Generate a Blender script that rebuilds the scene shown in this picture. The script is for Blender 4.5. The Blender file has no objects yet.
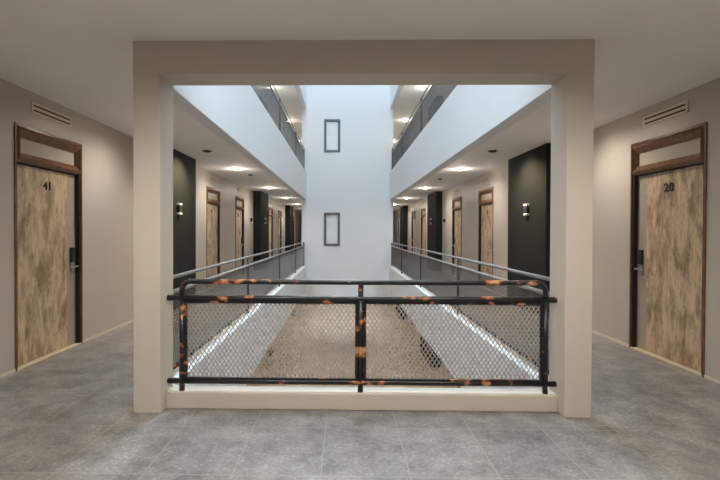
import bpy, bmesh, math, random
from mathutils import Vector, Matrix, Euler

random.seed(7)
SC = bpy.context.scene
COL = SC.collection
R = math.radians

# ------------------------------------------------------------------ constants (metres, z = 0 on the gallery floor)
CAM_Z = 1.353
XL, XR = -3.15, 3.37            # side walls
OL, OR = -1.355, 1.609          # atrium opening
CT = 0.15                       # kerb / fascia thickness
Y0, Y1 = 3.39, 15.35            # atrium near / far edge
YB, YF = -2.6, 34.0             # back wall, far end of the corridors
CEIL = 2.748
S = 3.33                        # storey height
FB = 2.478                      # underside of the edge beams
KERB = 0.127

# ------------------------------------------------------------------ materials
def new_mat(name):
    m = bpy.data.materials.new(name); m.use_nodes = True
    nt = m.node_tree
    return m, nt, nt.nodes['Principled BSDF']

def N(nt, t, **kw):
    n = nt.nodes.new(t)
    for k, v in kw.items():
        if k in n.inputs: n.inputs[k].default_value = v
        else: setattr(n, k, v)
    return n

def ramp(nt, stops, fac):
    r = nt.nodes.new('ShaderNodeValToRGB')
    e = r.color_ramp.elements
    while len(e) < len(stops): e.new(0.5)
    for el, (p, c) in zip(e, stops):
        el.position = p; el.color = (*c, 1) if len(c) == 3 else c
    nt.links.new(fac, r.inputs['Fac'])
    return r

def plain(name, col, rough=0.5, metal=0.0, var=0.04, scale=6.0, bump=0.0, spec=0.5):
    m, nt, b = new_mat(name)
    b.inputs['Roughness'].default_value = rough
    b.inputs['Metallic'].default_value = metal
    b.inputs['Specular IOR Level'].default_value = spec
    tc = N(nt, 'ShaderNodeTexCoord')
    no = N(nt, 'ShaderNodeTexNoise', Scale=scale, Detail=4.0)
    nt.links.new(tc.outputs['Object'], no.inputs['Vector'])
    r = ramp(nt, [(0.3, tuple(c * (1 - var) for c in col)), (0.7, tuple(min(1, c * (1 + var)) for c in col))], no.outputs['Fac'])
    nt.links.new(r.outputs['Color'], b.inputs['Base Color'])
    if bump:
        bn = N(nt, 'ShaderNodeTexNoise', Scale=scale * 30, Detail=3.0)
        nt.links.new(tc.outputs['Object'], bn.inputs['Vector'])
        bp = N(nt, 'ShaderNodeBump', Strength=bump, Distance=0.004)
        nt.links.new(bn.outputs['Fac'], bp.inputs['Height'])
        nt.links.new(bp.outputs['Normal'], b.inputs['Normal'])
    return m

M = {}
M['beige'] = plain('beige_paint', (0.475, 0.43, 0.38), 0.42, var=0.03, scale=1.2, bump=0.15)
M['column'] = plain('column_paint', (0.56, 0.515, 0.45), 0.5, var=0.025, scale=1.5, bump=0.12)
M['ceiling'] = plain('ceiling_paint', (0.90, 0.89, 0.875), 0.75, var=0.02, scale=1.0)
M['white'] = plain('white_paint', (0.69, 0.71, 0.725), 0.8, var=0.015, scale=0.8, bump=0.1)
M['charcoal'] = plain('charcoal_paint', (0.014, 0.018, 0.020), 0.7, var=0.06, scale=2.0, bump=0.2, spec=0.12)
M['pale_stone'] = plain('pale_stone', (0.62, 0.52, 0.38), 0.5, var=0.08, scale=9)
M['cream'] = plain('cream_plastic', (0.62, 0.58, 0.49), 0.4, var=0.01)
M['vent'] = plain('vent_metal', (0.70, 0.62, 0.50), 0.45, var=0.02)
M['dark'] = plain('dark_cavity', (0.012, 0.010, 0.009), 0.7, var=0.02)
M['black_metal'] = plain('black_metal', (0.018, 0.019, 0.021), 0.35, var=0.1, scale=20)
M['steel'] = plain('satin_steel', (0.55, 0.54, 0.52), 0.3, metal=1.0, var=0.05, scale=30)
M['grey_rail'] = plain('grey_rail_paint', (0.22, 0.215, 0.205), 0.38, var=0.10, scale=5)  # even grey base colour for the top and middle side rails
M['mesh'] = plain('expanded_steel', (0.34, 0.325, 0.31), 0.45, var=0.12, scale=9)
M['dark_mesh'] = plain('dark_expanded_steel', (0.12, 0.117, 0.113), 0.45, var=0.15, scale=4)
M['win_frame'] = plain('grey_window_frame', (0.115, 0.122, 0.13), 0.4, var=0.03)
M['pane'] = plain('frosted_glass', (0.74, 0.76, 0.77), 0.18, var=0.05, scale=2)
M['transom'] = plain('frosted_transom', (0.53, 0.465, 0.385), 0.16, var=0.03, scale=3)
M['strip'] = plain('taupe_laminate', (0.36, 0.31, 0.255), 0.4, var=0.05, scale=4)
M['lens_white'] = plain('white_acrylic', (0.8, 0.79, 0.77), 0.35, var=0.01)
M['ring'] = plain('white_ring', (0.7, 0.68, 0.65), 0.4, var=0.01)
M['pot'] = plain('white_planter', (0.55, 0.53, 0.49), 0.5, var=0.05)
M['soil'] = plain('soil', (0.05, 0.035, 0.022), 0.9, var=0.3, scale=40)
M['leaf'] = plain('leaf_green', (0.22, 0.19, 0.03), 0.45, var=0.45, scale=8)

def make_frame_wood():
    m, nt, b = new_mat('brown_stained_timber')
    tc = N(nt, 'ShaderNodeTexCoord'); mp = N(nt, 'ShaderNodeMapping'); mp.inputs['Scale'].default_value = (14, 14, 3)
    nt.links.new(tc.outputs['Object'], mp.inputs['Vector'])
    no = N(nt, 'ShaderNodeTexNoise', Scale=2.0, Detail=6.0, Distortion=0.6)
    nt.links.new(mp.outputs['Vector'], no.inputs['Vector'])
    r = ramp(nt, [(0.3, (0.10, 0.042, 0.018)), (0.7, (0.23, 0.108, 0.048))], no.outputs['Fac'])
    nt.links.new(r.outputs['Color'], b.inputs['Base Color'])
    b.inputs['Roughness'].default_value = 0.28
    return m
M['frame_wood'] = make_frame_wood()

def make_door_wood():
    m, nt, b = new_mat('weathered_plank_laminate')
    tc = N(nt, 'ShaderNodeTexCoord')
    oi = N(nt, 'ShaderNodeObjectInfo')
    add = N(nt, 'ShaderNodeVectorMath', operation='ADD')
    sc = N(nt, 'ShaderNodeVectorMath', operation='SCALE'); sc.inputs['Scale'].default_value = 7.0
    comb = N(nt, 'ShaderNodeCombineXYZ')
    nt.links.new(oi.outputs['Random'], comb.inputs['X']); nt.links.new(oi.outputs['Random'], comb.inputs['Z'])
    nt.links.new(comb.outputs['Vector'], sc.inputs[0])
    nt.links.new(tc.outputs['Object'], add.inputs[0]); nt.links.new(sc.outputs['Vector'], add.inputs[1])
    def noise(scl, s, detail, dist=0.0, rough=0.5):
        mp = N(nt, 'ShaderNodeMapping'); mp.inputs['Scale'].default_value = scl
        nt.links.new(add.outputs['Vector'], mp.inputs['Vector'])
        n = N(nt, 'ShaderNodeTexNoise', Scale=s, Detail=detail, Distortion=dist, Roughness=rough)
        nt.links.new(mp.outputs['Vector'], n.inputs['Vector'])
        return n.outputs['Fac']
    grain = noise((22, 8, 1.2), 2.2, 8, 0.4, 0.65)
    blot = noise((4.2, 3, 1.5), 2.0, 8, 0.3, 0.68)
    speck = noise((14, 8, 5), 2.5, 5, 0.2, 0.6)
    base = ramp(nt, [(0.30, (0.47, 0.335, 0.205)), (0.52, (0.60, 0.455, 0.30)), (0.75, (0.70, 0.565, 0.41))], grain)
    bl = ramp(nt, [(0.37, (0.36, 0.29, 0.24)), (0.56, (1, 1, 1))], blot)
    sp = ramp(nt, [(0.33, (0.45, 0.38, 0.33)), (0.45, (1, 1, 1))], speck)
    mul = N(nt, 'ShaderNodeMix', data_type='RGBA', blend_type='MULTIPLY'); mul.inputs['Factor'].default_value = 0.85
    nt.links.new(base.outputs['Color'], mul.inputs['A']); nt.links.new(bl.outputs['Color'], mul.inputs['B'])
    mul2 = N(nt, 'ShaderNodeMix', data_type='RGBA', blend_type='MULTIPLY'); mul2.inputs['Factor'].default_value = 0.55
    nt.links.new(mul.outputs['Result'], mul2.inputs['A']); nt.links.new(sp.outputs['Color'], mul2.inputs['B'])
    nt.links.new(mul2.outputs['Result'], b.inputs['Base Color'])
    b.inputs['Roughness'].default_value = 0.5
    bp = N(nt, 'ShaderNodeBump', Strength=0.25, Distance=0.003)
    nt.links.new(grain, bp.inputs['Height']); nt.links.new(bp.outputs['Normal'], b.inputs['Normal'])
    return m
M['door_wood'] = make_door_wood()

def make_patchy():
    m, nt, b = new_mat('black_lacquer_with_copper_patches')
    tc = N(nt, 'ShaderNodeTexCoord')
    mp = N(nt, 'ShaderNodeMapping'); mp.inputs['Scale'].default_value = (4.5, 8.0, 7.0)
    mp.inputs['Location'].default_value = (1.3, 0.4, 2.1)
    nt.links.new(tc.outputs['Object'], mp.inputs['Vector'])
    no = N(nt, 'ShaderNodeTexNoise', Scale=2.0, Detail=2.5, Roughness=0.5)
    nt.links.new(mp.outputs['Vector'], no.inputs['Vector'])
    r = ramp(nt, [(0.575, (0.011, 0.013, 0.015)), (0.595, (0.13, 0.048, 0.024)), (0.66, (0.46, 0.17, 0.08)), (0.72, (0.55, 0.30, 0.16))], no.outputs['Fac'])
    nt.links.new(r.outputs['Color'], b.inputs['Base Color'])
    b.inputs['Roughness'].default_value = 0.3
    return m
M['patchy'] = make_patchy()

def make_tiles(name, ca, cb, grout, ox, oy, tx, ty, rough):
    m, nt, b = new_mat(name)
    tc = N(nt, 'ShaderNodeTexCoord'); sep = N(nt, 'ShaderNodeSeparateXYZ')
    nt.links.new(tc.outputs['Object'], sep.inputs['Vector'])
    def joint(out, off, pitch, w):
        a = N(nt, 'ShaderNodeMath', operation='SUBTRACT'); a.inputs[1].default_value = off - 100 * pitch
        nt.links.new(out, a.inputs[0])
        md = N(nt, 'ShaderNodeMath', operation='MODULO'); md.inputs[1].default_value = pitch
        nt.links.new(a.outputs[0], md.inputs[0])
        lt = N(nt, 'ShaderNodeMath', operation='LESS_THAN'); lt.inputs[1].default_value = w
        nt.links.new(md.outputs[0], lt.inputs[0])
        fl = N(nt, 'ShaderNodeMath', operation='DIVIDE'); fl.inputs[1].default_value = pitch
        nt.links.new(a.outputs[0], fl.inputs[0])
        f2 = N(nt, 'ShaderNodeMath', operation='FLOOR'); nt.links.new(fl.outputs[0], f2.inputs[0])
        return lt.outputs[0], f2.outputs[0]
    jx, ix = joint(sep.outputs['X'], ox, tx, 0.006)
    jy, iy = joint(sep.outputs['Y'], oy, ty, 0.006)
    mx = N(nt, 'ShaderNodeMath', operation='MAXIMUM'); nt.links.new(jx, mx.inputs[0]); nt.links.new(jy, mx.inputs[1])
    cid = N(nt, 'ShaderNodeCombineXYZ'); nt.links.new(ix, cid.inputs['X']); nt.links.new(iy, cid.inputs['Y'])
    wn = N(nt, 'ShaderNodeTexWhiteNoise'); nt.links.new(cid.outputs['Vector'], wn.inputs['Vector'])
    n1 = N(nt, 'ShaderNodeTexNoise', Scale=4.0, Detail=9.0, Roughness=0.78); nt.links.new(tc.outputs['Object'], n1.inputs['Vector'])
    n2 = N(nt, 'ShaderNodeTexNoise', Scale=48.0, Detail=4.0, Roughness=0.7); nt.links.new(tc.outputs['Object'], n2.inputs['Vector'])
    base = ramp(nt, [(0.36, ca), (0.64, cb)], n1.outputs['Fac'])
    spk = ramp(nt, [(0.30, (0.72, 0.72, 0.72)), (0.50, (1, 1, 1)), (0.56, (1.0, 1.0, 1.0)), (0.66, (1.9, 1.86, 1.8))], n2.outputs['Fac'])
    mul = N(nt, 'ShaderNodeMix', data_type='RGBA', blend_type='MULTIPLY'); mul.inputs['Factor'].default_value = 0.8
    nt.links.new(base.outputs['Color'], mul.inputs['A']); nt.links.new(spk.outputs['Color'], mul.inputs['B'])
    tv = ramp(nt, [(0, (0.88, 0.88, 0.88)), (1, (1.08, 1.08, 1.08))], wn.outputs['Value'])
    mul2 = N(nt, 'ShaderNodeMix', data_type='RGBA', blend_type='MULTIPLY'); mul2.inputs['Factor'].default_value = 1.0
    nt.links.new(mul.outputs['Result'], mul2.inputs['A']); nt.links.new(tv.outputs['Color'], mul2.inputs['B'])
    mix = N(nt, 'ShaderNodeMix', data_type='RGBA')
    nt.links.new(mx.outputs[0], mix.inputs['Factor']); nt.links.new(mul2.outputs['Result'], mix.inputs['A'])
    mix.inputs['B'].default_value = (*grout, 1)
    nt.links.new(mix.outputs['Result'], b.inputs['Base Color'])
    rr = ramp(nt, [(0.3, (rough - 0.02,) * 3), (0.7, (rough + 0.02,) * 3)], n1.outputs['Fac'])
    nt.links.new(rr.outputs['Color'], b.inputs['Roughness'])
    bp = N(nt, 'ShaderNodeBump', Strength=0.15, Distance=0.002)
    nt.links.new(n2.outputs['Fac'], bp.inputs['Height']); nt.links.new(bp.outputs['Normal'], b.inputs['Normal'])
    return m
M['tiles'] = make_tiles('grey_stone_tiles', (0.125, 0.125, 0.128), (0.30, 0.30, 0.303), (0.30, 0.285, 0.26), 0.367, 2.36, 0.495, 0.59, 0.36)
M['low_tiles'] = make_tiles('tan_stone_tiles', (0.30, 0.225, 0.155), (0.40, 0.315, 0.225), (0.36, 0.30, 0.23), 0.1, 0.2, 0.6, 0.6, 0.4)  # grey tile turned tan, with the warm light put into the colour

def make_emit(name, col, st):
    m, nt, b = new_mat(name)
    b.inputs['Base Color'].default_value = (0.8, 0.8, 0.8, 1)
    b.inputs['Emission Color'].default_value = (*col, 1)
    b.inputs['Emission Strength'].default_value = st
    return m
M['lamp'] = make_emit('lamp_lens', (1.0, 0.80, 0.56), 45.0)

# ------------------------------------------------------------------ mesh helpers
class MB:
    def __init__(self): self.bm = bmesh.new()
    def box(self, x0, x1, y0, y1, z0, z1, bev=0.0):
        x0, x1 = sorted((x0, x1)); y0, y1 = sorted((y0, y1)); z0, z1 = sorted((z0, z1))
        r = bmesh.ops.create_cube(self.bm, size=1.0)
        vs = r['verts']
        for v in vs:
            v.co = Vector(((x0 + x1) / 2 + v.co.x * (x1 - x0), (y0 + y1) / 2 + v.co.y * (y1 - y0), (z0 + z1) / 2 + v.co.z * (z1 - z0)))
        if bev:
            es = list({e for v in vs for e in v.link_edges})
            bmesh.ops.bevel(self.bm, geom=es, offset=bev, segments=2, affect='EDGES', profile=0.5)
        return self
    def tube(self, pts, r, seg=14, smooth=True):
        pts = [Vector(p) for p in pts]
        n = len(pts); rings = []
        up = Vector((0, 1, 0)) if abs((pts[1] - pts[0]).normalized().y) < 0.9 else Vector((1, 0, 0))
        for i in range(n):
            if i == 0: t = pts[1] - pts[0]
            elif i == n - 1: t = pts[-1] - pts[-2]
            else: t = (pts[i + 1] - pts[i]).normalized() + (pts[i] - pts[i - 1]).normalized()
            t.normalize()
            a = (up - t * up.dot(t)).normalized(); b_ = t.cross(a); up = a
            rings.append([self.bm.verts.new(pts[i] + a * r * math.cos(2 * math.pi * k / seg) + b_ * r * math.sin(2 * math.pi * k / seg)) for k in range(seg)])
        for i in range(n - 1):
            for k in range(seg):
                f = self.bm.faces.new((rings[i][k], rings[i][(k + 1) % seg], rings[i + 1][(k + 1) % seg], rings[i + 1][k])); f.smooth = smooth
        self.bm.faces.new(rings[0][::-1]); self.bm.faces.new(rings[-1])
        return self
    def lathe(self, prof, seg=24, cx=0, cy=0):
        rings = []
        for (r, z) in prof:
            rings.append([self.bm.verts.new((cx + r * math.cos(2 * math.pi * k / seg), cy + r * math.sin(2 * math.pi * k / seg), z)) for k in range(seg)])
        for i in range(len(prof) - 1):
            for k in range(seg):
                f = self.bm.faces.new((rings[i][k], rings[i][(k + 1) % seg], rings[i + 1][(k + 1) % seg], rings[i + 1][k])); f.smooth = True
        self.bm.faces.new(rings[0][::-1]); self.bm.faces.new(rings[-1])
        return self
    def face(self, pts):
        self.bm.faces.new([self.bm.verts.new(p) for p in pts]); return self
    def build(self, name, mat, parent=None):
        bmesh.ops.recalc_face_normals(self.bm, faces=self.bm.faces[:])
        me = bpy.data.meshes.new(name); self.bm.to_mesh(me); self.bm.free()
        me.materials.append(M[mat])
        o = bpy.data.objects.new(name, me); COL.objects.link(o)
        if parent: o.parent = parent
        return o

def tag(o, label, cat, group=None, kind=None):
    o['label'] = label; o['category'] = cat
    if group: o['group'] = group
    if kind: o['kind'] = kind
    return o

def root(name, loc, rz=0, label=None, cat=None, group=None, kind=None):
    o = bpy.data.objects.new(name, None); COL.objects.link(o)
    o.empty_display_size = 0.1
    o.location = loc; o.rotation_euler = (0, 0, rz)
    if label: tag(o, label, cat, group, kind)
    return o

def copy_tree(o, parent=None):
    c = o.copy(); COL.objects.link(c)
    if parent: c.parent = parent
    for ch in list(o.children): copy_tree(ch, c)
    return c

def struct(mb, name, mat, label, cat):
    return tag(mb.build(name, mat), label, cat, kind='structure')

# ------------------------------------------------------------------ camera
cam_d = bpy.data.cameras.new('camera'); cam = bpy.data.objects.new('camera', cam_d); COL.objects.link(cam)
cam_d.sensor_width = 36.0; cam_d.lens = 36.0 * 430 / 720
cam.location = (0, 0, CAM_Z)
cam.rotation_euler = (Euler((R(90 - 0.55), 0, R(0.9))).to_matrix() @ Matrix.Rotation(R(0.19), 3, 'Z')).to_euler()
cam_d.shift_x = 0.0313; cam_d.shift_y = -0.0060
cam_d.clip_start = 0.05; cam_d.clip_end = 200
SC.camera = cam

# ------------------------------------------------------------------ door positions: (y centre)
DW, DH = 1.055, 2.386           # outer frame
DOORS_B = [4.583, 12.925, 20.98]     # handle on the far side
DOORS_A = [10.31, 18.37, 26.43]      # handle on the near side
PIERS = [(6.78, 8.35), (14.84, 16.40), (22.90, 24.46)]
ALL_D = sorted(DOORS_A + DOORS_B)

def wall_side(name, x, out, label):
    """a side wall of three storeys, with the door openings cut out of it"""
    mb = MB(); xo = x - out * 0.22
    for st in (-1, 0, 1):
        z0 = st * S; z1 = z0 + S
        if st == -1: z0 = -S
        if st == 1: z1 = 6.6
        ds = ALL_D if st < 1 else []
        y = YB - 0.2
        for d in ds:
            mb.box(x, xo, y, d - DW / 2, z0, z1)
            mb.box(x, xo, d - DW / 2, d + DW / 2, z0 + DH, z1)
            y = d + DW / 2
        mb.box(x, xo, y, YF, z0, z1)
    return struct(mb, name, 'beige', label, 'wall')

wall_side('wall_left', XL, 1, 'beige painted left-hand wall with the row of wooden doors')
wall_side('wall_right', XR, -1, 'beige painted right-hand wall with the row of wooden doors')
struct(MB().box(XL, XR, YB - 0.2, YB, -S, 6.6), 'wall_back', 'charcoal', 'charcoal wall closing the lobby behind the viewpoint', 'wall')  # unseen wall, dark finish chosen to keep bounce off the beam
struct(MB().box(XL, XR, YF, YF + 0.2, -S, 6.6), 'wall_far', 'beige', 'beige wall at the far end of both corridors', 'wall')

# ------------------------------------------------------------------ end block of the atrium with two windows
BX0, BX1 = OL - CT - 0.02, OR + CT - 0.02
WX0, WX1 = -0.732, -0.152
WZ = [(CAM_Z - 0.518, CAM_Z + 0.678), (CAM_Z + 2.82, CAM_Z + 4.0)]
LOWCEIL = CEIL - S
mb = MB()
mb.box(BX0, WX0, Y1, Y1 + 0.2, LOWCEIL, 14.0); mb.box(WX1, BX1, Y1, Y1 + 0.2, LOWCEIL, 14.0)  # upper part added out of view to flatten the daylight gradient
mb.box(WX0, WX1, Y1, Y1 + 0.2, LOWCEIL, WZ[0][0]); mb.box(WX0, WX1, Y1, Y1 + 0.2, WZ[0][1], WZ[1][0]); mb.box(WX0, WX1, Y1, Y1 + 0.2, WZ[1][1], 14.0)
struct(mb, 'wall_end', 'white', 'tall white wall closing the far end of the atrium, with two narrow windows', 'wall')
mb = MB()
mb.box(BX0, BX0 + 0.15, Y1 + 0.2, YF, LOWCEIL, 6.6); mb.box(BX1 - 0.15, BX1, Y1 + 0.2, YF, LOWCEIL, 6.6)
struct(mb, 'wall_inner', 'white', 'white inner walls of the corridors beyond the atrium', 'wall')
struct(MB().box(XL, XR, 28.5, 28.7, -S, LOWCEIL), 'wall_lower', 'white', 'bright white wall far away at the end of the lower floor', 'wall')
for i, (z0, z1) in enumerate(WZ):
    w = root('window_%d' % (i + 1), ((WX0 + WX1) / 2, Y1, z0), 0, ['lower narrow grey-framed window in the white end wall', 'upper narrow grey-framed window in the white end wall'][i], 'window', kind='structure')
    hw = (WX1 - WX0) / 2; h = z1 - z0; t = 0.085
    f = MB()
    f.box(-hw, -hw + t, -0.015, 0.09, 0, h, 0.004); f.box(hw - t, hw, -0.015, 0.09, 0, h, 0.004)
    f.box(-hw + t, hw - t, -0.015, 0.09, 0, t, 0.004); f.box(-hw + t, hw - t, -0.015, 0.09, h - t, h, 0.004)
    f.build('window_frame', 'win_frame', w)
    MB().box(-hw + t - 0.01, hw - t + 0.01, 0.035, 0.05, t - 0.01, h - t + 0.01).build('pane', 'pane', w)

# ------------------------------------------------------------------ floors and ceilings
def ring_slab(z0, z1, hole=False, near=True):
    mb = MB()
    if near: mb.box(XL, XR, YB, Y0, z0, z1)
    mb.box(XL, OL - CT, Y0, YF, z0, z1); mb.box(OR + CT, XR, Y0, YF, z0, z1)
    if hole == 'well':  # opening added out of view so daylight reaches the lower end wall
        mb.box(BX0 + 0.02, BX1 - 0.02, Y1 + 0.2, 20.5, z0, z1)
        mb.box(BX0 + 0.02, BX1 - 0.02, 28.7, YF, z0, z1)
    return mb
struct(ring_slab(-0.12, 0.0), 'floor', 'tiles', 'speckled grey stone tile floor of the gallery', 'floor')
struct(ring_slab(CEIL, S), 'ceiling', 'ceiling', 'plain greige ceiling over the lobby and side corridors', 'ceiling')
struct(ring_slab(LOWCEIL, -0.12, 'well'), 'ceiling_lower', 'ceiling', 'plain ceiling of the storey below', 'ceiling')
UC = CAM_Z + 4.67
struct(ring_slab(UC, 6.6, 'well', False), 'ceiling_upper', 'ceiling', 'plain ceiling of the upper storey corridors', 'ceiling')
struct(MB().box(XL, XR, YB, YF, -S - 0.15, -S), 'floor_lower', 'low_tiles', 'tan stone floor of the storey below, seen through the mesh', 'floor')

# ------------------------------------------------------------------ portal, kerbs and fascias
PY0 = 3.145
struct(MB().box(-1.556, OL, PY0, Y0, 0, CEIL - 0.245, 0.006), 'pillar', 'column', 'beige square column left of the railing', 'column')
struct(MB().box(OR, 1.803, PY0, Y0, 0, CEIL - 0.245, 0.006), 'pillar', 'column', 'beige square column right of the railing', 'column')
struct(MB().box(-1.556, 1.803, PY0, Y0, CEIL - 0.245, CEIL), 'beam', 'column', 'wide beam across the top of the atrium opening', 'beam')
struct(MB().box(OL, OR, 3.24, Y0, 0, KERB, 0.008), 'trim_1', 'column', 'low beige kerb under the front railing', 'kerb')
for side, xa, xb in (('left', OL - CT, OL), ('right', OR, OR + CT)):
    k = 0 if side == 'left' else 1
    struct(MB().box(xa, xb, Y0, Y1, CAM_Z - 2.13, KERB, 0.006), 'trim_%d' % (2 + k), 'white', 'white kerb and edge beam of the %s corridor at this level' % side, 'edge beam')
    struct(MB().box(xa, xb, Y0, Y1, FB, S + KERB, 0.006), 'trim_%d' % (4 + k), 'white', 'white edge beam of the upper %s corridor, above eye level' % side, 'edge beam')
    struct(MB().box(xa, xb, Y0, Y1, CAM_Z + 4.36, 14.0), 'trim_%d' % (6 + k), 'white', 'white roof-edge beam at the very top of the atrium on the %s' % side, 'edge beam')  # carried far above the roof, unseen, to even out the daylight
struct(MB().box(OL - CT, OR + CT, 3.24, Y0, S - 0.02, S + KERB), 'trim_8', 'white', 'kerb of the upper storey above the wide beam', 'kerb')

# charcoal wall piers
ordw = ['nearest', 'second', 'third']
for side, x, out, pr in (('left', XL, 1, 0.255), ('right', XR, -1, 0.215)):
    for st, sn in ((0, 'this level'), (1, 'the upper level'), (-1, 'the lower level')):
        for i, (a, b) in enumerate(PIERS):
            if st == -1 and side == 'left': continue
            low = st == -1 and side == 'right'      # the piers of the lower right side are deeper
            zt = UC if st == 1 else CEIL + st * S
            struct(MB().box(x, x + out * (0.36 if low else pr), a, b + 0.6 if low else b, st * S, zt, 0.004), 'wall_pier', 'charcoal',
                   '%s charcoal wall pier along the %s corridor on %s' % (ordw[i], side, sn), 'wall pier')
# skirting lines
for side, x, out in (('left', XL, 1), ('right', XR, -1)):
    mb = MB(); y = YB
    cuts = sorted([(d - DW / 2, d + DW / 2) for d in ALL_D] + PIERS)
    for a, b in cuts:
        if a > y: mb.box(x, x + out * 0.008, y, a, 0, 0.03)
        y = b
    mb.box(x, x + out * 0.008, y, YF, 0, 0.03)
    struct(mb, 'baseboard_' + side, 'cream', 'thin pale skirting line at the foot of the %s wall' % side, 'baseboard')

# ------------------------------------------------------------------ doors
# local frame: x along the wall, -y out into the corridor, z up; hs = side of the handle (+1 / -1)
def make_door(hs, number=None, detail=True):
    rt = root('door_1', (0, 0, 0))
    hw = DW / 2
    LEAF = 2.018; TR0 = 2.115; TR1 = 2.265
    rec = 0.05
    f = MB()
    j = 0.022
    for s in (-1, 1):
        f.box(s * hw, s * (hw - j), -0.012, 0.12, 0, DH, 0.003)
    f.box(-hw + j, hw - j, -0.012, 0.12, DH - 0.03, DH, 0.003)
    # mitred transom moulding
    a0, a1, b0, b1 = -hw + j, hw - j, LEAF + 0.006, DH - 0.03
    A = [(a0, b0), (a1, b0), (a1, b1), (a0, b1)]
    Bq = [(a0 + 0.028, b0 + 0.03), (a1 - 0.028, b0 + 0.03), (a1 - 0.028, b1 - 0.03), (a0 + 0.028, b1 - 0.03)]
    Cq = [(a0 + 0.06, TR0), (a1 - 0.06, TR0), (a1 - 0.06, TR1), (a0 + 0.06, TR1)]
    lv = [(A, -0.004), (Bq, -0.024), (Cq, 0.022), (Cq, 0.05)]
    for (q0, y0), (q1, y1) in zip(lv[:-1], lv[1:]):
        for k in range(4):
            k2 = (k + 1) % 4
            f.face([(q0[k][0], y0, q0[k][1]), (q0[k2][0], y0, q0[k2][1]), (q1[k2][0], y1, q1[k2][1]), (q1[k][0], y1, q1[k][1])])
    f.box(a0, a1, 0.0, 0.1, b0 - 0.006, b0 + 0.02)
    f.build('door_frame', 'frame_wood', rt)
    MB().box(a0 + 0.05, a1 - 0.05, 0.035, 0.06, TR0 - 0.01, TR1 + 0.01).build('transom_panel', 'transom', rt)
    # reveal round the leaf, its shade painted in as black strips
    g = MB()
    for s in (-1, 1): g.box(s * (hw - j), s * (hw - j - 0.024), 0.004, 0.11, 0.012, LEAF)
    g.box(-hw + j, hw - j, 0.03, 0.11, LEAF - 0.012, LEAF)
    g.build('door_stop', 'dark', rt)
    MB().box(-hw + j, hw - j, -0.01, 0.12, 0, 0.014, 0.002).build('threshold', 'pale_stone', rt)
    # leaf: planked panel plus plain lock-side strip
    L0, L1 = -hw + j + 0.024, hw - j - 0.024
    sw = 0.155
    leaf = MB()
    if hs > 0: leaf.box(L0, L1 - sw, rec - 0.004, rec + 0.045, 0.02, LEAF - 0.012, 0.002)
    else: leaf.box(L0 + sw, L1, rec - 0.004, rec + 0.045, 0.02, LEAF - 0.012, 0.002)
    lf = leaf.build('door_leaf', 'door_wood', rt)
    st = MB()
    if hs > 0: st.box(L1 - sw, L1, rec, rec + 0.045, 0.02, LEAF - 0.012, 0.001)
    else: st.box(L0, L0 + sw, rec, rec + 0.045, 0.02, LEAF - 0.012, 0.001)
    st.build('lock_stile', 'strip', rt)
    # electronic lock
    cx = (L1 - 0.065) if hs > 0 else (L0 + 0.065)
    lk = MB().box(cx - 0.036, cx + 0.036, rec - 0.028, rec, 0.985, 1.155, 0.006).build('card_reader', 'black_metal', rt)
    MB().box(cx - 0.034, cx + 0.034, rec - 0.02, rec, 0.865, 0.985, 0.005).build('lock_plate', 'steel', rt)
    lev = MB()
    lev.tube([(cx, rec - 0.015, 0.935), (cx, rec - 0.06, 0.935)], 0.011, 10)
    lev.box(cx - 0.018 if hs < 0 else cx - 0.125, cx + 0.125 if hs < 0 else cx + 0.018, rec - 0.072, rec - 0.054, 0.924, 0.946, 0.006)
    lev.build('door_handle', 'steel', rt)
    if number:
        cu = bpy.data.curves.new('door_number', 'FONT'); cu.body = number; cu.size = 0.125; cu.align_x = 'CENTER'
        cu.extrude = 0.004; cu.offset = 0.002; cu.space_character = 1.10
        cu.materials.append(M['black_metal'])
        t = bpy.data.objects.new('door_number', cu); COL.objects.link(t); t.parent = rt
        t.location = (0.0, rec - 0.008, 1.79); t.rotation_euler = (R(90), 0, 0)
    else:
        MB().box(-0.05, 0.05, rec - 0.012, rec - 0.003, 1.79, 1.88, 0.003).build('number_plate', 'black_metal', rt)
    return rt

proto = {1: make_door(1), -1: make_door(-1)}
used = {1: False, -1: False}
ndoor = [0]
def place_door(o, side, y, z, label):
    x, rz = (XL, R(90)) if side == 'left' else (XR, R(-90))
    ndoor[0] += 1
    o.name = 'door_%d' % ndoor[0]
    o.location = (x, y, z); o.rotation_euler = (0, 0, rz)
    tag(o, label, 'door', 'room doors along the corridors', 'structure')
place_door(make_door(1, '41'), 'left', DOORS_B[0], 0, 'weathered wood door numbered 41 in brown frame on the lobby wall')
place_door(make_door(-1, '20'), 'right', DOORS_B[0], 0, 'weathered wood door numbered 20 in brown frame on the lobby wall')
nth = ['first', 'second', 'third', 'fourth', 'fifth', 'sixth', 'seventh', 'eighth', 'ninth']
for side in ('left', 'right'):
    seq = sorted([(y, 'B') for y in DOORS_B[1:]] + [(y, 'A') for y in DOORS_A])
    for st in (0, -1):
        for i, (y, k) in enumerate(seq):
            if st == -1 and (side == 'left' or i > 3): continue
            far = 1 if side == 'left' else -1
            hs = far if k == 'B' else -far
            o = copy_tree(proto[hs]) if used[hs] else proto[hs]
            used[hs] = True
            lab = 'pale wood door in dark frame, %s along the %s corridor past the column' % (nth[i], side) if st == 0 else \
                  'dark-framed door on the lower floor, %s along its right side' % nth[i]
            place_door(o, side, y, st * S, lab)
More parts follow.
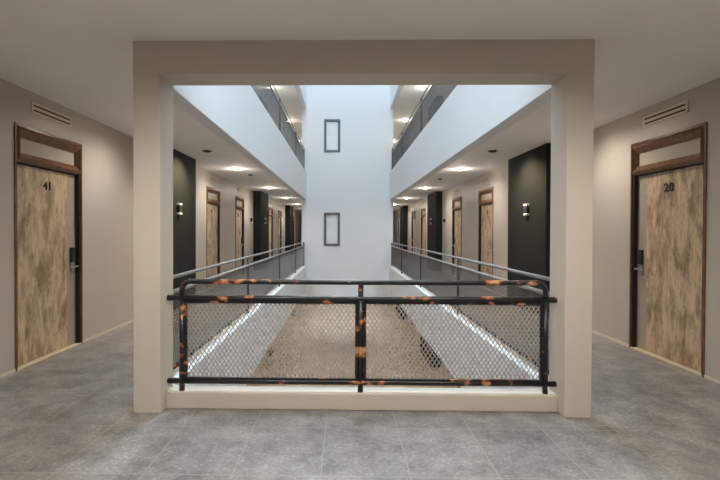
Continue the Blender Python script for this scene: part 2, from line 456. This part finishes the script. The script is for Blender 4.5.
# close the remaining lower openings with plain blanks behind (rooms beyond)
mb = MB()
for d in ALL_D: mb.box(XL - 0.23, XL - 0.2, d - 0.6, d + 0.6, -S, 2.6); mb.box(XR + 0.2, XR + 0.23, d - 0.6, d + 0.6, -S, 2.6)
struct(mb, 'wall_rooms', 'beige', 'walls of the rooms behind the doors', 'wall')

# ------------------------------------------------------------------ air vents above the doors
def make_vent():
    rt = root('air_vent', (0, 0, 0))
    w, h = 0.63, 0.112
    f = MB()
    t = 0.022
    f.box(-w / 2, w / 2, -0.014, 0, 0, t, 0.003); f.box(-w / 2, w / 2, -0.014, 0, h - t, h, 0.003)
    f.box(-w / 2, -w / 2 + t, -0.014, 0, t, h - t, 0.003); f.box(w / 2 - t, w / 2, -0.014, 0, t, h - t, 0.003)
    f.build('vent_frame', 'vent', rt)
    MB().box(-w / 2 + t, w / 2 - t, -0.003, -0.0005, t, h - t).build('backing', 'dark', rt)
    MB().box(-w / 2 + t, w / 2 - t, -0.012, -0.003, h / 2 - 0.016, h / 2 + 0.016, 0.003).build('slat', 'vent', rt)
    return rt
vp = make_vent(); first = True
for side, x, rz in (('left', XL, R(90)), ('right', XR, R(-90))):
    for i, y in enumerate(ALL_D):
        o = vp if first else copy_tree(vp)
        first = False
        o.location = (x, y + 0.01, CAM_Z + 1.185); o.rotation_euler = (0, 0, rz)
        lab = ('slim cream vent grille on the wall above door %s' % ('41' if side == 'left' else '20')) if i == 0 else \
              'small vent grille above the %s door along the %s corridor' % (nth[i - 1], side)
        tag(o, lab, 'vent', 'vent grilles above the doors')

# ------------------------------------------------------------------ wall lights and switch
def make_wall_light():
    rt = root('wall_light', (0, 0, 0))
    MB().box(-0.065, 0.065, -0.05, 0, 0.035, 0.165, 0.006).build('body', 'black_metal', rt)
    for z in (0.0, 0.165):
        MB().box(-0.06, 0.06, -0.055, 0, z, z + 0.035, 0.005).build('lens', 'lens_white', rt)
    return rt
wl = make_wall_light(); first = True
for side, x, out, pr, rz in (('left', XL, 1, 0.255, R(90)), ('right', XR, -1, 0.215, R(-90))):
    for y, onp, z, lab in ((7.45, True, 0.285, 'small black and white wall light on the nearest charcoal pier, %s corridor'),
                           (14.45, False, 0.28, 'small wall light on beige wall just before the second pier, %s corridor'),
                           (15.6, True, 0.28, 'small wall light on the second charcoal pier, %s corridor')):
        o = wl if first else copy_tree(wl); first = False
        o.location = (x + (out * pr if onp else 0), y, CAM_Z + z); o.rotation_euler = (0, 0, rz)
        tag(o, lab % side, 'wall light', 'wall lights along the corridors')
sw = root('switch_plate', (XR, 3.84, CAM_Z + 0.19), R(-90), 'small cream switch plate on the wall beside door 20', 'switch')
MB().box(-0.055, 0.055, -0.010, 0, 0, 0.078, 0.004).build('plate', 'cream', sw)
MB().box(-0.015, 0.015, -0.016, -0.008, 0.022, 0.056, 0.003).build('rocker', 'lens_white', sw)

# ------------------------------------------------------------------ railings
def strands(mb, u0, u1, z0, z1, put, w=0.034, h=0.052, sw=0.0068, th=0.003):
    """diamond mesh: two families of flat strands clipped to the rectangle; put(u, v, z) -> point (v = depth)"""
    slope = h / w
    bm = mb.bm
    for sgn in (1, -1):
        c0 = -((z1 - z0) / slope) if sgn > 0 else 0.0
        k0 = math.floor(c0 / w); k1 = math.ceil(((u1 - u0) + ((z1 - z0) / slope if sgn < 0 else 0)) / w)
        for k in range(k0, k1 + 1):
            ua = u0 + k * w                     # u where the strand meets z0
            pts = []
            def uz(z): return ua + sgn * (z - z0) / slope
            za, zb = z0, z1
            # clip in u
            lo, hi = (u0, u1)
            if sgn > 0:
                za = max(za, z0 + (lo - ua) * slope); zb = min(zb, z0 + (hi - ua) * slope)
            else:
                za = max(za, z0 + (ua - hi) * slope); zb = min(zb, z0 + (ua - lo) * slope)
            if zb - za < 0.004: continue
            a = (uz(za), za); b = (uz(zb), zb)
            L = math.hypot(b[0] - a[0], b[1] - a[1])
            nx, nz = -(b[1] - a[1]) / L * sw / 2, (b[0] - a[0]) / L * sw / 2
            vs = []
            for (p, q) in ((a, 1), (a, -1), (b, -1), (b, 1)):
                vs.append((p[0] + q * nx, p[1] + q * nz))
            off = 0.0008 * sgn
            f_ = [bm.verts.new(put(x, off - th / 2, z)) for x, z in vs]
            g_ = [bm.verts.new(put(x, off + th / 2, z)) for x, z in vs]
            bm.faces.new(f_); bm.faces.new(g_[::-1])
            for i in range(4):
                j = (i + 1) % 4
                bm.faces.new((f_[i], f_[j], g_[j], g_[i]))
    return mb

def bend(p0, corner, p1, r, n=7):
    c = Vector(corner); a = (Vector(p0) - c).normalized(); b = (Vector(p1) - c).normalized()
    o = c + (a + b) * r
    return [o - b * r * math.cos(t) - a * r * math.sin(t) for t in [i / n * math.pi / 2 for i in range(n + 1)]]

RY = 3.285
rt = root('railing', (0.13, RY, KERB), 0, 'black railing with copper patches and two mesh panels on the kerb between the columns', 'railing')
def P(x, z): return (x - 0.13, 0, z - KERB)
PX = [-1.246, 0.128, 1.530]
ZT, ZM, ZBR = 0.966, 0.839, 0.199
pts = [P(PX[0], ZM)] + bend(P(PX[0], ZM), P(PX[0], ZT), P(0, ZT), 0.07) + [P(x, ZT) for x in (-0.8, -0.4, 0, 0.4, 0.8)] + bend(P(0, ZT), P(PX[2], ZT), P(PX[2], ZM), 0.07) + [P(PX[2], ZM)]
MB().tube(pts, 0.0205, 14).build('top_rail', 'patchy', rt)
MB().tube([P(OL, ZM), P(-0.6, ZM), P(0.1, ZM), P(0.8, ZM), P(OR, ZM)], 0.0235, 14).build('middle_rail', 'patchy', rt)
MB().tube([P(OL, ZBR), P(-0.6, ZBR), P(0.1, ZBR), P(0.8, ZBR), P(OR, ZBR)], 0.0215, 14).build('bottom_rail', 'patchy', rt)
for i, x in enumerate(PX):
    MB().tube([P(x, KERB), P(x, ZT - 0.01 if i == 1 else ZM)], 0.0215, 14).build('post', 'patchy', rt)
for a, b in ((PX[0], PX[1]), (PX[1], PX[2])):
    f = MB()
    u0, u1, z0, z1 = a + 0.02, b - 0.02, ZBR + 0.02, ZM - 0.02
    t = 0.022
    lo, hi = P(u0, z0), P(u1, z1)
    f.box(lo[0], lo[0] + t, -0.012, 0.012, lo[2], hi[2]); f.box(hi[0] - t, hi[0], -0.012, 0.012, lo[2], hi[2])
    f.box(lo[0] + t, hi[0] - t, -0.012, 0.012, lo[2], lo[2] + 0.010); f.box(lo[0] + t, hi[0] - t, -0.012, 0.012, hi[2] - 0.018, hi[2])
    pf = f.build('panel_frame', 'patchy', rt)
    s = strands(MB(), lo[0] + t - 0.004, hi[0] - t + 0.004, lo[2] + 0.006, hi[2] - 0.014, lambda u, v, z: (u, v, z))
    mo = s.build('mesh_panel', 'mesh', rt)
    mo['label'] = 'light grey diamond mesh'

# side railings, running along y
def side_railing(name, x, zf, label):
    base = zf + KERB
    ya, yb = Y0 + 0.005, Y1 - 0.0
    rt = root(name, (x, ya, base), 0, label, 'railing', 'mesh railings along the side corridors')
    posts = [ya + 0.03, 6.40, 9.53, 12.68, yb - 0.04]
    q = lambda y, z: (0, y - ya, z - KERB)
    MB().tube([q(ya, ZT), q(8, ZT), q(yb, ZT)], 0.017, 12).build('top_rail', 'grey_rail', rt)
    MB().tube([q(ya, ZM), q(8, ZM), q(yb, ZM)], 0.020, 12).build('middle_rail', 'grey_rail', rt)
    MB().tube([q(ya, ZBR), q(8, ZBR), q(yb, ZBR)], 0.018, 12).build('bottom_rail', 'patchy', rt)
    for y in posts:
        MB().tube([q(y, KERB), q(y, ZT)], 0.019, 12).build('post', 'black_metal', rt)
    for a, b in zip(posts[:-1], posts[1:]):
        s = strands(MB(), a + 0.018 - ya, b - 0.018 - ya, ZBR - KERB + 0.012, ZM - KERB - 0.016, lambda u, v, z: (v, u, z), sw=0.0048)
        s.build('mesh_panel', 'dark_mesh', rt)
    return rt
side_railing('railing', OL - 0.085, 0, 'grey-topped mesh railing along the left corridor at this level')
side_railing('railing', OR + 0.085, 0, 'grey-topped mesh railing along the right corridor at this level')
side_railing('railing', OL - 0.085, S, 'mesh railing on the upper level, left side of the atrium')
side_railing('railing', OR + 0.085, S, 'mesh railing on the upper level, right side of the atrium')

# ------------------------------------------------------------------ downlights
WARM = (1.0, 0.905, 0.795)
def make_downlight(power, lit=True, cone=150, blend=0.5, fill_power=0, tilt=0, col=None):
    rt = root('downlight', (0, 0, 0))
    MB().lathe([(0.061, -0.001), (0.064, -0.011), (0.080, -0.008), (0.086, 0.0)], 24).build('trim_ring', 'ring' if lit else 'black_metal', rt)
    MB().lathe([(0.062, -0.0105), (0.048, -0.022), (0.012, -0.028)], 24).build('lens', 'lamp' if lit else 'dark', rt)
    ld = bpy.data.lights.new('downlight_bulb', 'SPOT'); ld.energy = power; ld.color = col or WARM
    ld.spot_size = R(cone); ld.spot_blend = blend; ld.shadow_soft_size = 0.04
    lo = bpy.data.objects.new('downlight_bulb', ld); COL.objects.link(lo); lo.parent = rt; lo.location = (0, 0, -0.036); lo.rotation_euler = (0, R(tilt), 0)
    if fill_power:  # added fill light below the lens, there to brighten the ceiling
        pd = bpy.data.lights.new('downlight_spill', 'POINT'); pd.energy = fill_power; pd.color = WARM; pd.shadow_soft_size = 0.05
        po = bpy.data.objects.new('downlight_spill', pd); COL.objects.link(po); po.parent = rt; po.location = (0, 0, -0.13)
    return rt
protoL = {}
def downlight(kind, x, y, z, label, group):
    if kind in protoL: o = copy_tree(protoL[kind])
    else:
        o = protoL[kind] = make_downlight(*LAMPS[kind])
    o.location = (x, y, z)
    tag(o, label, 'downlight', group)
    return o
LAMPS = {'corridor': (84, True, 168, 0.9, 5), 'entry': (78, True, 170, 1.0), 'lobby': (50, True, 152, 0.5), 'middle': (105, True, 173, 0.55), 'deep': (250, False, 118, 0.9, 0, 27, (1.0, 0.70, 0.40)), 'upper': (55, True, 150, 0.9, 6), 'lower': (85, True, 150, 0.6)}
LY = [5.45, 9.6, 13.72, 17.84, 21.96, 26.1]
for side, x in (('left', -2.41), ('right', 2.57)):
    for i, y in enumerate(LY):
        if i == 0:
            downlight('entry', x - 0.0 if side == 'left' else x + 0.17, y, CEIL, 'ceiling downlight by the lobby door, behind the %s column' % side, 'downlights along the corridors')
        else:
            downlight('corridor', x, y, CEIL, 'glowing ceiling downlight, %s along the %s corridor at this level' % (nth[i - 1], side), 'downlights along the corridors')
    dl = downlight('deep', x + (0.02 if side == 'left' else -0.02), 7.45, CEIL, 'deep recessed downlight grazing the nearest charcoal pier, %s corridor' % side, 'downlights along the corridors')
    dl.rotation_euler = (0, 0, 0 if side == 'left' else math.pi)
    for i, y in enumerate((13.95, 18.1, 22.3, 26.5)):
        downlight('upper', x, y, UC, 'glowing ceiling downlight, %s along the upper %s corridor' % (nth[i], side), 'upper corridor downlights')
    downlight('upper', x, 9.75, UC, 'upper %s corridor downlight nearest the beam' % side, 'upper corridor downlights')
    for i, y in enumerate((9.6, 13.72, 17.84, 21.96, 26.1)):
        downlight('lower', x, y, LOWCEIL, 'lower floor ceiling downlight, %s along the %s side' % (nth[i], side), 'lower floor downlights')
    downlight('lobby', x, 1.3, CEIL, 'lobby downlight above the viewpoint on the %s side' % side, 'lobby downlights')
for i, x in enumerate((-0.95, 0.13, 1.2)):
    downlight('middle', x, 1.2, CEIL, 'lobby downlight in front of the beam, %s of three' % nth[i], 'lobby downlights')

# smoke detectors
sd = None
for x, y, lab in ((-2.30, 10.5, 'small round detector on the left corridor ceiling past the first downlight'), (2.50, 11.3, 'small round detector on the right corridor ceiling past the first downlight')):
    if sd is None:
        sd = root('smoke_detector', (0, 0, 0))
        MB().lathe([(0.05, 0.0), (0.05, -0.02), (0.035, -0.035), (0.012, -0.04)], 20).build('housing', 'black_metal', sd)
        MB().lathe([(0.055, 0.0), (0.055, -0.006), (0.05, -0.008)], 20).build('base_ring', 'ring', sd)
        o = sd
    else: o = copy_tree(sd)
    o.location = (x, y, CEIL); tag(o, lab, 'smoke detector', 'ceiling detectors')

# ------------------------------------------------------------------ potted plants on the lower floor
def plant(x, y, sc, label):
    rt = root('potted_plant', (x, y, -S), 0, label, 'plant', 'plants on the lower floor')
    MB().lathe([(0.10 * sc, 0), (0.125 * sc, 0.02), (0.16 * sc, 0.26 * sc), (0.165 * sc, 0.28 * sc), (0.145 * sc, 0.28 * sc), (0.14 * sc, 0.25 * sc)], 20).build('pot', 'pot', rt)
    MB().lathe([(0.135 * sc, 0.25 * sc), (0.06 * sc, 0.262 * sc)], 18).build('soil', 'soil', rt)
    mb = MB()
    for k in range(46):
        a = random.uniform(0, 2 * math.pi); el = random.uniform(0.85, 1.45); L = random.uniform(0.28, 0.5) * sc; w = 0.035 * sc
        d = Vector((math.cos(a) * math.cos(el), math.sin(a) * math.cos(el), math.sin(el)))
        sd_ = Vector((-math.sin(a), math.cos(a), 0))
        b0 = Vector((0, 0, 0.26 * sc)) + Vector((d.x, d.y, 0)) * 0.03
        prev = None
        for t in (0, 0.3, 0.65, 1.0):
            p = b0 + d * L * t + Vector((d.x * 0.18, d.y * 0.18, -0.22)) * L * t * t
            ww = w * (0.35 + 2.2 * t * (1 - t)) if t < 1 else 0.002
            cur = [mb.bm.verts.new(p - sd_ * ww), mb.bm.verts.new(p + sd_ * ww)]
            if prev: mb.bm.faces.new((prev[0], prev[1], cur[1], cur[0]))
            prev = cur
    mb.build('leaves', 'leaf', rt)
plant(-2.62, 15.2, 0.95, 'green leafy potted plant on the lower floor, nearer of two, by the white edge beam')
plant(-2.85, 24.3, 0.9, 'small green potted plant farther back on the lower floor')

# ------------------------------------------------------------------ sky
w = bpy.data.worlds.new('sky'); SC.world = w; w.use_nodes = True
bg = w.node_tree.nodes['Background']
# overcast sky: bright at the zenith, dimmer towards the horizon
wt = w.node_tree
wtc = N(wt, 'ShaderNodeTexCoord'); wsep = N(wt, 'ShaderNodeSeparateXYZ')
wt.links.new(wtc.outputs['Generated'], wsep.inputs['Vector'])
wr = ramp(wt, [(0.45, (0.14, 0.165, 0.19)), (0.80, (0.52, 0.625, 0.71)), (1.0, (0.60, 0.705, 0.795))], wsep.outputs['Z'])
# unseen bright sky patch, added to push daylight onto the lobby floor
wdot = N(wt, 'ShaderNodeVectorMath', operation='DOT_PRODUCT'); wdot.inputs[1].default_value = (0.0, 0.643, 0.766)
wt.links.new(wtc.outputs['Generated'], wdot.inputs[0])
wr2 = ramp(wt, [(0.82, (0, 0, 0)), (0.97, (1.08, 1.22, 1.35))], wdot.outputs['Value'])
wadd = N(wt, 'ShaderNodeMix', data_type='RGBA', blend_type='ADD'); wadd.inputs['Factor'].default_value = 1.0
wt.links.new(wr.outputs['Color'], wadd.inputs['A']); wt.links.new(wr2.outputs['Color'], wadd.inputs['B'])
wt.links.new(wadd.outputs['Result'], bg.inputs['Color'])
bg.inputs['Strength'].default_value = 10.5

# ------------------------------------------------------------------ colour management
vs = SC.view_settings
SC.display_settings.display_device = 'sRGB'
vs.view_transform = 'Standard'; vs.look = 'None'; vs.gamma = 1.0; vs.use_curve_mapping = False
vs.exposure = 0.36
SC.cycles.max_bounces = 10; SC.cycles.diffuse_bounces = 8
SC.cycles.sample_clamp_indirect = 6.0
